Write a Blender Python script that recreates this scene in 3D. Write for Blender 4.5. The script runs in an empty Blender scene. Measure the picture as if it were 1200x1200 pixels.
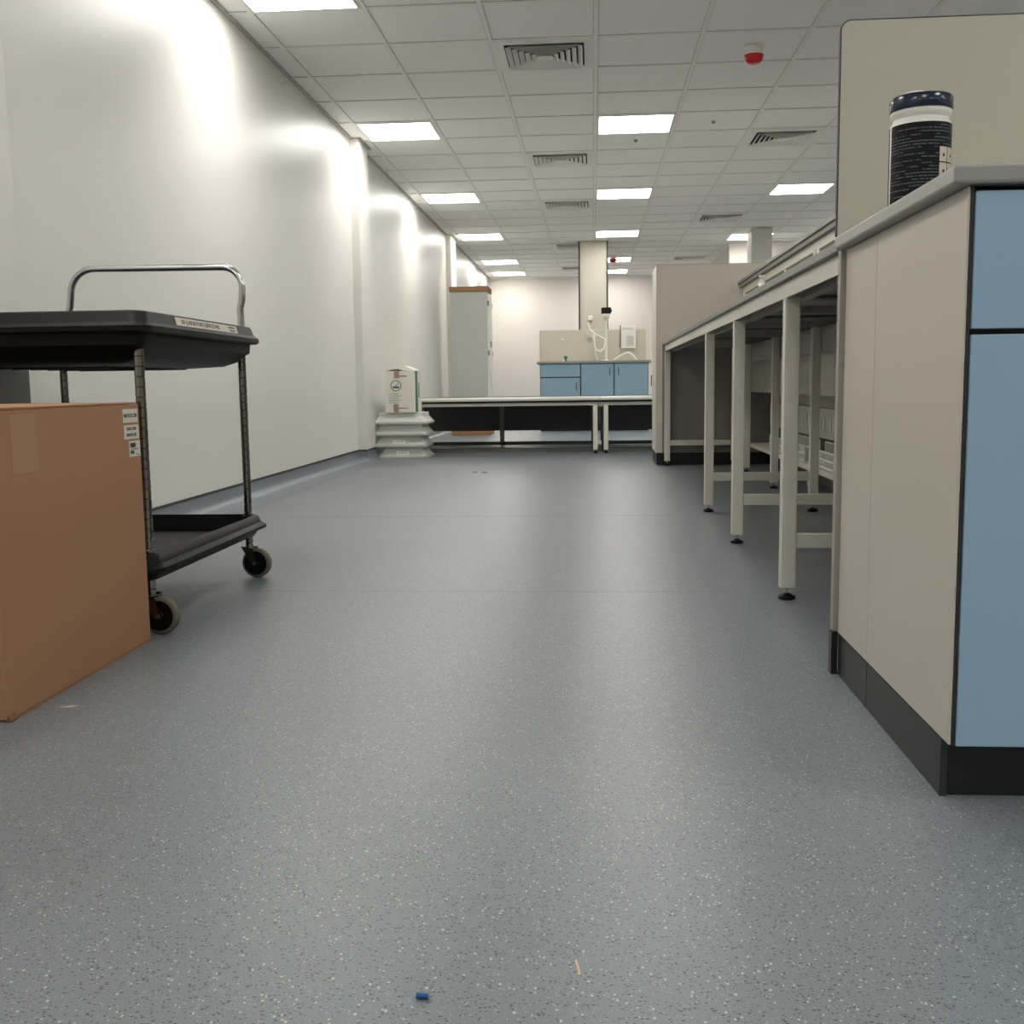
import bpy, bmesh, math, random
from math import sin, cos, pi, radians
from mathutils import Vector, Matrix
random.seed(7)
S = bpy.context.scene
COL = S.collection
S.view_settings.view_transform = 'Standard'
S.view_settings.look = 'None'
S.view_settings.gamma = 1.0
S.view_settings.use_curve_mapping = False
S.view_settings.exposure = 0.0

# ------------------------------------------------------------------ materials
def lin(c):
    return tuple((v/255/12.92 if v/255 <= .04045 else ((v/255+.055)/1.055)**2.4) for v in c) + (1,)

def mat(name, rgb, rough=.5, metal=0., spec=.5, emit=0., noise=0., nscale=40., bump=0., bscale=60., stretch=(1,1,1), coat=0.):
    m = bpy.data.materials.new(name); m.use_nodes = True
    nt = m.node_tree; b = nt.nodes['Principled BSDF']
    b.inputs['Base Color'].default_value = lin(rgb)
    b.inputs['Roughness'].default_value = rough
    b.inputs['Metallic'].default_value = metal
    b.inputs['Specular IOR Level'].default_value = spec
    b.inputs['Coat Weight'].default_value = coat
    if emit:
        b.inputs['Emission Color'].default_value = lin(rgb)
        b.inputs['Emission Strength'].default_value = emit
    if noise or bump:
        tc = nt.nodes.new('ShaderNodeTexCoord')
        mp = nt.nodes.new('ShaderNodeMapping'); mp.inputs['Scale'].default_value = stretch
        nt.links.new(tc.outputs['Object'], mp.inputs['Vector'])
    if noise:
        n = nt.nodes.new('ShaderNodeTexNoise'); n.inputs['Scale'].default_value = nscale; n.inputs['Detail'].default_value = 4
        nt.links.new(mp.outputs[0], n.inputs['Vector'])
        mx = nt.nodes.new('ShaderNodeMix'); mx.data_type = 'RGBA'
        c = lin(rgb)
        mx.inputs['A'].default_value = tuple(v*(1-noise) for v in c[:3])+(1,)
        mx.inputs['B'].default_value = tuple(min(1, v*(1+noise)) for v in c[:3])+(1,)
        nt.links.new(n.outputs['Fac'], mx.inputs['Factor'])
        nt.links.new(mx.outputs['Result'], b.inputs['Base Color'])
    if bump:
        n2 = nt.nodes.new('ShaderNodeTexNoise'); n2.inputs['Scale'].default_value = bscale; n2.inputs['Detail'].default_value = 2
        nt.links.new(mp.outputs[0], n2.inputs['Vector'])
        bp = nt.nodes.new('ShaderNodeBump'); bp.inputs['Strength'].default_value = bump; bp.inputs['Distance'].default_value = .002
        nt.links.new(n2.outputs['Fac'], bp.inputs['Height']); nt.links.new(bp.outputs[0], b.inputs['Normal'])
    return m

def floor_mat(name, flecks=True):
    m = mat(name, (134,137,140), rough=.36, spec=.45)
    nt = m.node_tree; b = nt.nodes['Principled BSDF']; L = nt.links.new
    tc = nt.nodes.new('ShaderNodeTexCoord')
    n = nt.nodes.new('ShaderNodeTexNoise'); n.inputs['Scale'].default_value = 1.1; n.inputs['Detail'].default_value = 5
    L(tc.outputs['Object'], n.inputs['Vector'])
    base = nt.nodes.new('ShaderNodeMix'); base.data_type = 'RGBA'
    base.inputs['A'].default_value = lin((111,117,122)); base.inputs['B'].default_value = lin((123,128,132))
    L(n.outputs['Fac'], base.inputs['Factor'])
    cur = base.outputs['Result']
    def layer(cur, scale, thr, sel, lo, hi, col, seed, sx=1.0):
        mp = nt.nodes.new('ShaderNodeMapping'); mp.inputs['Location'].default_value = (seed, seed*.7, 0)
        mp.inputs['Rotation'].default_value = (0, 0, seed); mp.inputs['Scale'].default_value = (1, sx, 1)
        L(tc.outputs['Object'], mp.inputs['Vector'])
        v = nt.nodes.new('ShaderNodeTexVoronoi'); v.voronoi_dimensions = '2D'; v.inputs['Scale'].default_value = scale
        L(mp.outputs[0], v.inputs['Vector'])
        sp = nt.nodes.new('ShaderNodeSeparateColor'); L(v.outputs['Color'], sp.inputs[0])
        # size of each fleck varies from cell to cell
        th = nt.nodes.new('ShaderNodeMath'); th.operation = 'MULTIPLY'; L(sp.outputs['Green'], th.inputs[0]); th.inputs[1].default_value = thr
        lt = nt.nodes.new('ShaderNodeMath'); lt.operation = 'LESS_THAN'; L(v.outputs['Distance'], lt.inputs[0]); L(th.outputs[0], lt.inputs[1])
        g = nt.nodes.new('ShaderNodeMath'); g.operation = 'LESS_THAN'; L(sp.outputs['Red'], g.inputs[0]); g.inputs[1].default_value = sel
        mu = nt.nodes.new('ShaderNodeMath'); mu.operation = 'MULTIPLY'; L(lt.outputs[0], mu.inputs[0]); L(g.outputs[0], mu.inputs[1])
        mx = nt.nodes.new('ShaderNodeMix'); mx.data_type = 'RGBA'; mx.inputs['B'].default_value = lin(col)
        L(mu.outputs[0], mx.inputs['Factor']); L(cur, mx.inputs['A'])
        return mx.outputs['Result']
    cur = layer(cur, 185, .40, .40, 0, 0, (66,67,70), 1.3, 1.5)
    cur = layer(cur, 195, .31, .17, 0, 0, (182,184,184), 5.1, .7)
    cur = layer(cur, 330, .40, .25, 0, 0, (105,106,110), 9.7, 1.0)
    cur = layer(cur, 300, .34, .18, 0, 0, (158,160,160), 3.7, 1.3)
    L(cur, b.inputs['Base Color'])
    n2 = nt.nodes.new('ShaderNodeTexNoise'); n2.inputs['Scale'].default_value = 260; n2.inputs['Detail'].default_value = 2
    L(tc.outputs['Object'], n2.inputs['Vector'])
    bp = nt.nodes.new('ShaderNodeBump'); bp.inputs['Strength'].default_value = .12; bp.inputs['Distance'].default_value = .001
    L(n2.outputs['Fac'], bp.inputs['Height']); L(bp.outputs[0], b.inputs['Normal'])
    return m

def print_mat(name, base, ink, rows, z0, z1, ascale, gap=.30):
    """rows of fine unreadable print running round a drum (object space)"""
    m = mat(name, base, rough=.5, spec=.25)
    nt = m.node_tree; b = nt.nodes['Principled BSDF']; L = nt.links.new
    tc = nt.nodes.new('ShaderNodeTexCoord'); sx = nt.nodes.new('ShaderNodeSeparateXYZ'); L(tc.outputs['Object'], sx.inputs[0])
    def M(op, a, bb=None):
        n = nt.nodes.new('ShaderNodeMath'); n.operation = op
        for i, v in enumerate((a, bb)):
            if v is None: continue
            if isinstance(v, (int, float)): n.inputs[i].default_value = v
            else: L(v, n.inputs[i])
        return n.outputs[0]
    t = M('MULTIPLY', M('SUBTRACT', sx.outputs['Z'], z0), rows/(z1-z0))
    fr = M('FRACT', t); row = M('FLOOR', t)
    line = M('MULTIPLY', M('GREATER_THAN', fr, .35), M('LESS_THAN', fr, .70))
    ang = M('ARCTAN2', sx.outputs['Y'], sx.outputs['X'])
    cmb = nt.nodes.new('ShaderNodeCombineXYZ'); L(M('MULTIPLY', ang, ascale), cmb.inputs[0]); L(M('MULTIPLY', row, 3.7), cmb.inputs[1])
    w = nt.nodes.new('ShaderNodeTexNoise'); w.inputs['Scale'].default_value = 1; w.inputs['Detail'].default_value = 1
    L(cmb.outputs[0], w.inputs['Vector'])
    words = M('GREATER_THAN', w.outputs['Fac'], .44)
    c2 = nt.nodes.new('ShaderNodeCombineXYZ'); L(M('MULTIPLY', ang, .8), c2.inputs[0]); L(M('MULTIPLY', row, 1.37), c2.inputs[1])
    w2 = nt.nodes.new('ShaderNodeTexNoise'); w2.inputs['Scale'].default_value = 1; L(c2.outputs[0], w2.inputs['Vector'])
    para = M('GREATER_THAN', w2.outputs['Fac'], gap+.12)
    k = M('MULTIPLY', M('MULTIPLY', line, words), M('MULTIPLY', para, .75))
    mx = nt.nodes.new('ShaderNodeMix'); mx.data_type = 'RGBA'; mx.inputs['A'].default_value = lin(base); mx.inputs['B'].default_value = lin(ink)
    L(k, mx.inputs['Factor']); L(mx.outputs['Result'], b.inputs['Base Color'])
    return m

M = {}
M['floor'] = floor_mat('speckled_vinyl')
M['wall'] = mat('wall_cladding', (222,220,213), rough=.40, spec=.42, bump=.10, bscale=35)
M['wall_far'] = mat('far_wall_paint', (214,209,203), rough=.6, spec=.3)
M['tile'] = mat('ceiling_tile', (243,243,240), rough=.8, spec=.25, noise=.02, nscale=90)
M['grid'] = mat('ceiling_grid', (238,238,234), rough=.55)
M['gap'] = mat('shadow_gap', (178,178,172), rough=.6)
M['light'] = mat('led_diffuser', (254,251,246), rough=.4, emit=14.5)
M['light_frame'] = mat('light_frame', (225,225,220), rough=.4)
M['vent'] = mat('vent_blade', (236,235,230), rough=.5)
M['dark'] = mat('dark_recess', (40,40,40), rough=.8)
M['cap'] = mat('capping_strip', (48,50,52), rough=.5)
M['beige'] = mat('beige_laminate', (200,193,180), rough=.42, noise=.012, nscale=15)
M['screen'] = mat('screen_laminate', (194,190,174), rough=.5, noise=.015, nscale=12)
M['edge'] = mat('dark_edge', (48,47,46), rough=.5)
M['blue'] = mat('blue_laminate', (146,178,198), rough=.45, noise=.008, nscale=25)
M['plinth'] = mat('black_plinth', (24,25,26), rough=.38, noise=.06, nscale=8, bump=.1, bscale=10)
M['worktop'] = mat('grey_worktop', (150,148,143), rough=.38, noise=.02, nscale=200)
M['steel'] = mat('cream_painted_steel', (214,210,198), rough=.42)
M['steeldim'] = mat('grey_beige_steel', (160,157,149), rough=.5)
M['chrome'] = mat('chrome', (205,205,205), rough=.16, metal=1)
M['postmetal'] = mat('post_chrome', (150,148,143), rough=.13, metal=1)
M['plastic'] = mat('black_plastic', (11,11,11), rough=.5, spec=.2, bump=.1, bscale=300)
M['rubber'] = mat('grey_rubber', (104,100,90), rough=.7)
M['black'] = mat('black_satin', (10,10,10), rough=.5, spec=.25)
M['card'] = mat('cardboard', (160,122,92), rough=.85, spec=.15, noise=.035, nscale=6, bump=.05, bscale=120, stretch=(1,1,.4))
M['cardedge'] = mat('cardboard_cut_edge', (120,84,56), rough=.9)
M['tape'] = mat('clear_tape', (162,125,95), rough=.55, spec=.3)
M['paper'] = mat('label_paper', (205,198,184), rough=.6)
M['white'] = mat('white_plastic', (232,230,221), rough=.4)
M['navy'] = mat('navy_plastic', (22,34,58), rough=.2, spec=.6)
M['ink'] = mat('dark_ink', (55,52,50), rough=.6)
M['green'] = mat('green_ink', (28,110,84), rough=.6)
M['palegreen'] = mat('pale_green_ink', (165,185,168), rough=.6)
M['wcard'] = mat('white_card', (222,216,206), rough=.7, spec=.2)
M['browntape'] = mat('brown_tape', (148,130,115), rough=.5)
M['poly'] = mat('tray_plastic', (192,194,188), rough=.5, noise=.02, nscale=60)
M['cabgrey'] = mat('cabinet_grey', (182,184,174), rough=.45)
M['panelblack'] = mat('dark_panel', (100,102,106), rough=.55)
M['darkgrey'] = mat('dark_grey_steel', (100,100,98), rough=.5)
M['midgrey'] = mat('mid_grey_laminate', (128,125,119), rough=.5)  # own grey of the lower end panel and the shelf frame
M['gboard'] = mat('grey_board', (104,104,98), rough=.6)
M['red'] = mat('red_beacon', (190,22,28), rough=.25, spec=.5)
M['bluecap'] = mat('blue_plastic', (16,78,138), rough=.3)
M['wood'] = mat('pale_wood', (214,190,150), rough=.7)
M['silver'] = mat('aluminium_edge', (150,150,148), rough=.3, metal=.8)
M['benchtop'] = mat('bench_worktop', (116,114,109), rough=.4, noise=.02, nscale=150)
M['cove'] = mat('plain_vinyl', (122,127,134), rough=.32, spec=.45)
M['column'] = mat('column_paint', (214,211,204), rough=.6)
M['lines'] = mat('laminate_seam', (112,106,98), rough=.6)
M['drum'] = print_mat('canister_print', (4,6,11), (104,114,120), 26, 0, .134, 26, .36)

# ------------------------------------------------------------------ geometry
class MB:
    def __init__(s): s.bm = bmesh.new()
    def box(s, x0, x1, y0, y1, z0, z1, mtx=None):
        r = bmesh.ops.create_cube(s.bm, size=1)['verts']
        T = Matrix.Translation(((x0+x1)/2, (y0+y1)/2, (z0+z1)/2)) @ Matrix.Diagonal((x1-x0, y1-y0, z1-z0, 1))
        if mtx is not None: T = mtx @ T
        bmesh.ops.transform(s.bm, matrix=T, verts=r); return s
    def cyl(s, p, q, r, r2=None, n=20):
        p = Vector(p); q = Vector(q); d = q-p
        v = bmesh.ops.create_cone(s.bm, cap_ends=True, segments=n, radius1=r, radius2=r if r2 is None else r2, depth=d.length)['verts']
        T = Matrix.Translation((p+q)/2) @ d.to_track_quat('Z', 'Y').to_matrix().to_4x4()
        bmesh.ops.transform(s.bm, matrix=T, verts=v); return s
    def lathe(s, prof, n=32, mtx=None, caps=True):
        rings = []
        for r, z in prof:
            ring = []
            for i in range(n):
                v = Vector((r*cos(2*pi*i/n), r*sin(2*pi*i/n), z))
                if mtx is not None: v = mtx @ v
                ring.append(s.bm.verts.new(v))
            rings.append(ring)
        for a, b in zip(rings, rings[1:]):
            for i in range(n):
                s.bm.faces.new((a[i], a[(i+1) % n], b[(i+1) % n], b[i]))
        if caps:
            s.bm.faces.new(list(reversed(rings[0]))); s.bm.faces.new(rings[-1])
        return s
    def loops(s, loops, cap0=True, cap1=True):
        rs = [[s.bm.verts.new(p) for p in lp] for lp in loops]; n = len(rs[0])
        for a, b in zip(rs, rs[1:]):
            for i in range(n): s.bm.faces.new((a[i], a[(i+1) % n], b[(i+1) % n], b[i]))
        if cap0: s.bm.faces.new(list(reversed(rs[0])))
        if cap1: s.bm.faces.new(rs[-1])
        return s
    def tube(s, pts, r, n=12, closed=False):
        pts = [Vector(p) for p in pts]; rings = []; N = None
        for i, p in enumerate(pts):
            a = pts[max(i-1, 0)]; b = pts[min(i+1, len(pts)-1)]
            t = (b-a).normalized()
            if N is None:
                N = t.orthogonal().normalized()
            N = (N - t*N.dot(t)).normalized(); B = t.cross(N)
            rings.append([s.bm.verts.new(p + r*(cos(2*pi*k/n)*N + sin(2*pi*k/n)*B)) for k in range(n)])
        for a, b in zip(rings, rings[1:]):
            for i in range(n): s.bm.faces.new((a[i], a[(i+1) % n], b[(i+1) % n], b[i]))
        s.bm.faces.new(list(reversed(rings[0]))); s.bm.faces.new(rings[-1]); return s
    def prism(s, poly, axis, a, b):
        """extrude polygon; axis 'x': poly=(y,z); 'y': (x,z); 'z': (x,y)"""
        def P(u, v, w): return {'x': (w, u, v), 'y': (u, w, v), 'z': (u, v, w)}[axis]
        A = [s.bm.verts.new(P(u, v, a)) for u, v in poly]; B = [s.bm.verts.new(P(u, v, b)) for u, v in poly]
        n = len(poly); s.bm.faces.new(A); s.bm.faces.new(list(reversed(B)))
        for i in range(n): s.bm.faces.new((A[i], B[i], B[(i+1) % n], A[(i+1) % n]))
        return s
    def quad(s, *p):
        s.bm.faces.new([s.bm.verts.new(q) for q in p]); return s
    def build(s, name, m, parent=None, bevel=0., smooth=False, off=None):
        bmesh.ops.recalc_face_normals(s.bm, faces=s.bm.faces)
        me = bpy.data.meshes.new(name)
        if off is not None:
            bmesh.ops.translate(s.bm, verts=s.bm.verts, vec=-Vector(off))
        s.bm.to_mesh(me); s.bm.free()
        for mm in (m if isinstance(m, (list, tuple)) else [m]): me.materials.append(mm)
        o = bpy.data.objects.new(name, me); COL.objects.link(o)
        if off is not None: o.location = off
        if smooth:
            for p in me.polygons: p.use_smooth = True
            md = o.modifiers.new('es', 'EDGE_SPLIT'); md.split_angle = radians(38)
        if bevel:
            md = o.modifiers.new('bv', 'BEVEL'); md.width = bevel; md.segments = 2; md.limit_method = 'ANGLE'; md.angle_limit = radians(40)
        if parent is not None:
            o.parent = parent; 
            if off is None: o.location = -parent.matrix_basis.translation if False else Vector((0,0,0))-Vector(parent['o'] if 'o' in parent else (0,0,0))
        return o

def tag(o, label=None, cat=None, group=None, kind=None):
    if label: o['label'] = label
    if cat: o['category'] = cat
    if group: o['group'] = group
    if kind: o['kind'] = kind
    return o

class Thing:
    """an Empty at the thing's base; parts are given in world coordinates"""
    def __init__(s, name, loc, label, cat, group=None, rz=0):
        s.e = bpy.data.objects.new(name, None); COL.objects.link(s.e); s.e.empty_display_size = .05
        s.loc = Vector(loc); s.rz = rz
        s.e.location = loc; s.e.rotation_euler = (0, 0, rz)
        tag(s.e, label, cat, group)
    def part(s, mb, name, m, parent=None, label=None, bevel=0., smooth=False, kind=None, local=False):
        o = mb.build(name, m, None, bevel, smooth)
        if not local:
            o.data.transform(Matrix.Translation(-s.loc))
        o.parent = parent if parent is not None else s.e
        if label: o['label'] = label
        if kind: o['kind'] = kind
        return o

def copy_tree(root, loc, label, group=None, rz=None):
    def rec(o, par):
        c = o.copy(); COL.objects.link(c); c.parent = par
        for ch in list(o.children): rec(ch, c)
        return c
    r = rec(root, None); r.location = loc
    if rz is not None: r.rotation_euler = (0, 0, rz)
    r['label'] = label
    if group: r['group'] = group
    return r

def struct(mb, name, m, bevel=0., smooth=False):
    o = mb.build(name, m, None, bevel, smooth); o['kind'] = 'structure'; return o

def text_mesh(body, size, m, mtx, name, parent=None, depth=.0003, xs=1.0):
    cu = bpy.data.curves.new('t', 'FONT'); cu.body = body; cu.size = size; cu.extrude = depth; cu.resolution_u = 2
    cu.align_x = 'CENTER'; cu.align_y = 'CENTER'
    o = bpy.data.objects.new('t', cu); COL.objects.link(o)
    me = bpy.data.meshes.new_from_object(o.evaluated_get(bpy.context.evaluated_depsgraph_get()))
    bpy.data.objects.remove(o); bpy.data.curves.remove(cu)
    me.transform(Matrix.Diagonal((xs, 1, 1, 1))); me.transform(mtx); me.materials.clear(); me.materials.append(m)
    ob = bpy.data.objects.new(name, me); COL.objects.link(ob)
    if parent is not None: ob.parent = parent
    return ob

def rrect(x0, x1, y0, y1, r, z, n=6):
    pts = []
    for cx, cy, a0 in ((x1-r, y1-r, 0), (x0+r, y1-r, 90), (x0+r, y0+r, 180), (x1-r, y0+r, 270)):
        for i in range(n+1):
            a = radians(a0+90*i/n); pts.append((cx+r*cos(a), cy+r*sin(a), z))
    return pts

CEIL = 2.56
WX = -1.92; FARY = 20.0; NEARY = -7.0; RX = 7.0
# ------------------------------------------------------------------ room shell
struct(MB().box(-2.3, RX+.3, NEARY-.3, FARY+.3, -.12, 0), 'floor', M['floor'])
PX = -1.85
pil = [(2.95, 3.40), (8.63, 9.01), (14.22, 14.72)]
path = [(WX, NEARY)]
for a, b in pil: path += [(WX, a), (PX, a), (PX, b), (WX, b)]
path += [(WX, FARY)]
poly = path + [(-2.25, FARY), (-2.25, NEARY)]
struct(MB().prism(poly, 'z', 0, CEIL), 'wall_left', M['wall'], bevel=.006)
struct(MB().box(WX-.3, RX+.3, FARY, FARY+.2, 0, CEIL+.1), 'wall_far', M['wall_far'])
struct(MB().box(WX-.3, RX+.3, NEARY-.2, NEARY, 0, CEIL+.1), 'wall_near', M['wall_far'])
struct(MB().box(RX, RX+.2, NEARY, FARY, 0, CEIL+.1), 'wall_right', M['wall_far'])
# walled-off room at the back right
struct(MB().box(1.93, RX, 15.70, FARY, 0, CEIL), 'wall_back_right', M['wall_far'])

# coved vinyl skirting swept along the left wall, far wall
def sweep(pth, prof, name, m, smooth=True):
    n = len(pth); mb = MB(); rings = []
    for i in range(n):
        p = Vector(pth[i]); d = []
        if i > 0: d.append((p-Vector(pth[i-1])).normalized())
        if i < n-1: d.append((Vector(pth[i+1])-p).normalized())
        ns = [Vector((t.y, -t.x)) for t in d]
        b = sum(ns, Vector((0, 0)))
        if b.length < 1e-6: b = ns[0]
        b.normalize(); k = 1/max(.3, b.dot(ns[0]))
        rings.append([mb.bm.verts.new((p.x+b.x*u*k, p.y+b.y*u*k, z)) for u, z in prof])
    for a, b in zip(rings, rings[1:]):
        for j in range(len(prof)-1): mb.bm.faces.new((a[j], a[j+1], b[j+1], b[j]))
    o = struct(mb, name, m, smooth=smooth); return o
r = .055
cove = [(.0, .092), (.004, .092), (.005, .07)] + [(.006+r-r*cos(radians(a)), .003+r-r*sin(radians(a))) for a in (0, 18, 36, 54, 72, 90)] + [(.10, .0022), (.15, .001)]
lpath = path + [(1.93, FARY)]
sweep(lpath, cove, 'baseboard_left', M['cove'])
sweep(lpath, [(.0, .091), (.007, .091), (.008, .103), (.0, .103)], 'trim_1', M['cap'], smooth=False)
sweep([(1.93, FARY), (1.93, 15.70), (RX, 15.70)], [(u, z) for u, z in cove], 'baseboard_right', M['cove'])

# ceiling: tiles standing 5 mm above a grid of 24 mm bars
X0 = -1.777; Y0 = 8.1425; T = .6
xs = [X0+T*i for i in range(0, 15)]; ys = [Y0+T*j for j in range(-25, 20)]
struct(MB().box(WX-.3, RX+.3, NEARY-.2, FARY+.2, CEIL+.006, CEIL+.09), 'ceiling', M['tile'])
g = MB()
for x in xs: g.box(x-.012, x+.012, NEARY, FARY, CEIL, CEIL+.007)
for y in ys: g.box(WX, RX, y-.0118, y+.0118, CEIL+.0004, CEIL+.007)
struct(g, 'trim_2', M['grid'])
g = MB()   # grey strips painted as tile shadow gaps beside the bars
for x in xs:
    for s in (-1, 1): g.box(x+s*.0135-.0015, x+s*.0135+.0015, NEARY, FARY, CEIL+.0045, CEIL+.0062)
for y in ys:
    for s in (-1, 1): g.box(WX, RX, y+s*.0138-.0018, y+s*.0138+.0018, CEIL+.0045, CEIL+.0062)
struct(g, 'trim_3', M['gap'])
sweep(path+[(1.93, FARY), (1.93, 15.7), (RX, 15.7)], [(0.0, CEIL-.022), (.003, CEIL-.022), (.003, CEIL-.004), (.022, CEIL-.004), (.022, CEIL+.004)], 'trim_4', M['grid'], smooth=False)
sweep(path, [(0.0032, CEIL-.0045), (.024, CEIL-.0045), (.030, CEIL+.0055)], 'trim_5', M['gap'], smooth=False)  # grey strip painted as the shadow line along the wall top

# ------------------------------------------------------------------ ceiling lights
def light_proto():
    t = Thing('ceiling_light', (0, 0, CEIL), 'x', 'ceiling light', 'square LED panels in the ceiling grid')
    f = MB()
    for a in ((.012, .588, .012, .030), (.012, .588, .570, .588), (.012, .030, .030, .570), (.570, .588, .030, .570)):
        f.box(a[0], a[1], a[2], a[3], -.004, .005)
    t.part(f, 'frame', M['light_frame'], local=True)
    t.part(MB().box(.030, .570, .030, .570, -.002, .004), 'diffuser', M['light'], local=True)
    return t.e
LP = light_proto()
side = {0: 'left wall', 3: 'middle', 6: 'right', 9: 'far right'}
lights = []
for i, rows in ((0, (-20, -15, -10, -5, 0, 5, 10, 15, 18)), (3, (-20, -15, -10, -5, 0, 5, 10, 15, 18)), (6, (-19, -13, -7, -1, 5, 11)), (9, (-19, -13, -7, -1, 5, 11)), (12, (-19, -13, -7, -1, 5, 11))):
    for j in rows: lights.append((i, j))
lab = {
 (0,-5): 'square white light panel cut by the top edge of the photo, beside the left wall',
 (0,0): 'square white light panel beside the left wall just before the first far wall pillar',
 (0,5): 'square white light panel beside the left wall above the middle of the second wall bay',
 (0,10): 'square white light panel beside the left wall at the far pillar',
 (0,15): 'last but one small light panel of the row along the left wall',
 (0,18): 'smallest light panel beside the left wall, nearest the far wall',
 (3,-5): 'middle row light panel just above the top edge of the photo',
 (3,0): 'largest fully visible light panel of the middle row',
 (3,5): 'second light panel of the middle row, between the two larger grilles and the boxed column',
 (3,10): 'third light panel of the middle row, directly in front of the boxed column top',
 (3,15): 'light panel of the middle row behind the far red beacon',
 (3,18): 'smallest light panel of the middle row, nearest the far wall',
 (6,5): 'white light panel at the right beside the top of the large beige screen',
 (6,11): 'small light panel at the right, half covered by the far square column',
}
names9 = {0: 'row by the left wall', 3: 'middle row', 6: 'row right of the aisle', 9: 'row behind the near screen', 12: 'row by the right wall'}
ordn = {-20: 'well behind the camera', -19: 'well behind the camera', -15: 'just behind the camera', -13: 'behind the camera', -10: 'over the camera', -7: 'right in front of the camera', -5: 'just ahead of the camera', -1: 'above the near bench end', 5: 'over the far bench end', 11: 'level with the far square column'}
first = True
for (i, j) in lights:
    l = lab.get((i, j), 'unseen light panel, %s, %s' % (names9[i], ordn.get(j, '')))
    loc = (X0+T*i, Y0+T*j, CEIL)
    if first: LP.location = loc; LP['label'] = l; first = False
    else: copy_tree(LP, loc, l)

# ------------------------------------------------------------------ ceiling vents (square 4-way diffusers)
def vent_proto():
    t = Thing('ceiling_vent', (0, 0, CEIL), 'x', 'air vent', 'square louvred air vents in the ceiling')
    f = MB(); c = .3
    def ring(a, b, z0, z1, zt0, zt1, mb):
        # sloped square ring from half-size a (outer) to b (inner)
        o1 = [(c-a, c-a, z0), (c+a, c-a, z0), (c+a, c+a, z0), (c-a, c+a, z0)]
        i1 = [(c-b, c-b, z1), (c+b, c-b, z1), (c+b, c+b, z1), (c-b, c+b, z1)]
        i2 = [(x, y, z+zt1) for x, y, z in i1]; o2 = [(x, y, z+zt0) for x, y, z in o1]
        mb.loops([o1, i1, i2, o2, o1], False, False)
    ring(.288, .232, -.003, -.006, .008, .008, f)
    t.part(f, 'frame', M['vent'], local=True)
    t.part(MB().box(c-.24, c+.24, c-.24, c+.24, .0035, .0055), 'backing', M['dark'], local=True)
    for k in range(5):
        a = .222-.036*k; m2 = MB(); ring(a, a-.027, -.021, -.001, .0022, .0022, m2)
        t.part(m2, 'louvre', M['vent'], local=True)
    t.part(MB().box(c-.045, c+.045, c-.045, c+.045, -.020, -.016), 'centre_plate', M['vent'], local=True)
    return t.e
VP = vent_proto()
vl = [((2, -3), 'largest louvred vent, at the top middle of the photo left of the red beacon'),
      ((2, 2), 'louvred vent in the middle row, second largest, just below the middle light panel'),
      ((2, 6), 'louvred vent in the middle row, third largest, left of the second middle light panel'),
      ((2, 12), 'small louvred vent partly covered by the left edge of the boxed column'),
      ((2, 17), 'faintest louvred vent left of the boxed column, closest to the far wall'),
      ((5, 1), 'large louvred vent at the right, nearest the beige screen'),
      ((5, 8), 'middle louvred vent of the right row, above the far square column'),
      ((5, 15), 'smallest louvred vent of the right row, just above the tall beige end panel')]
for k, ((i, j), l) in enumerate(vl):
    loc = (X0+T*i, Y0+T*j, CEIL)
    if k == 0: VP.location = loc; VP['label'] = l
    else: copy_tree(VP, loc, l)

# beacons / sensors
def beacon(x, y, s, label):
    t = Thing('alarm_beacon', (x, y, CEIL), label, 'alarm beacon', 'red alarm beacons on the ceiling')
    mt = Matrix.Translation((x, y, CEIL))
    t.part(MB().lathe([(.052*s, .0), (.052*s, -.022*s), (.045*s, -.030*s), (.045*s, -.048*s)], 32, mt), 'base', M['white'], smooth=True)
    t.part(MB().lathe([(.056*s, -.048*s), (.057*s, -.056*s), (.050*s, -.078*s), (.036*s, -.092*s), (.010*s, -.097*s)], 32, mt), 'lens', M['red'], smooth=True, label='red lens')
beacon(.945, 6.63, 1.0, 'red alarm beacon with white base on the near ceiling at upper right')
beacon(.312, 16.9, 1.05, 'small far red alarm beacon in front of a light panel right of the boxed column')
for (x, y, l) in ((.911, 8.45, 'tiny grey sensor dot on the ceiling right of the largest middle light panel'), (.35, 9.0, 'faint round sensor on the ceiling just below the largest middle light panel')):
    o = MB().lathe([(.016, .0), (.016, -.006), (.010, -.016), (.004, -.020)], 20, Matrix.Translation((x, y, CEIL+.006))).build('ceiling_sensor', M['steeldim'], smooth=True); tag(o, l, 'sensor', 'small ceiling sensors')

# ------------------------------------------------------------------ columns
o = struct(MB().box(-.178, .190, 15.14, 15.50, 0, CEIL), 'trim_6', M['screen'], bevel=.003)
struct(MB().box(-.198, -.178, 15.125, 15.50, .9, CEIL).box(.190, .210, 15.125, 15.50, .9, CEIL), 'trim_7', M['edge'])
struct(MB().box(2.03, 2.29, 14.22, 14.60, 0, CEIL), 'trim_8', M['column'], bevel=.003)

# ------------------------------------------------------------------ grey board at the near pillar
o = MB().box(-1.848, -1.83, 2.55, 3.385, 0.004, .74).build('board', M['gboard'], bevel=.002)
tag(o, 'dark grey board standing against the left wall behind the black trolley', 'board')

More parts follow.
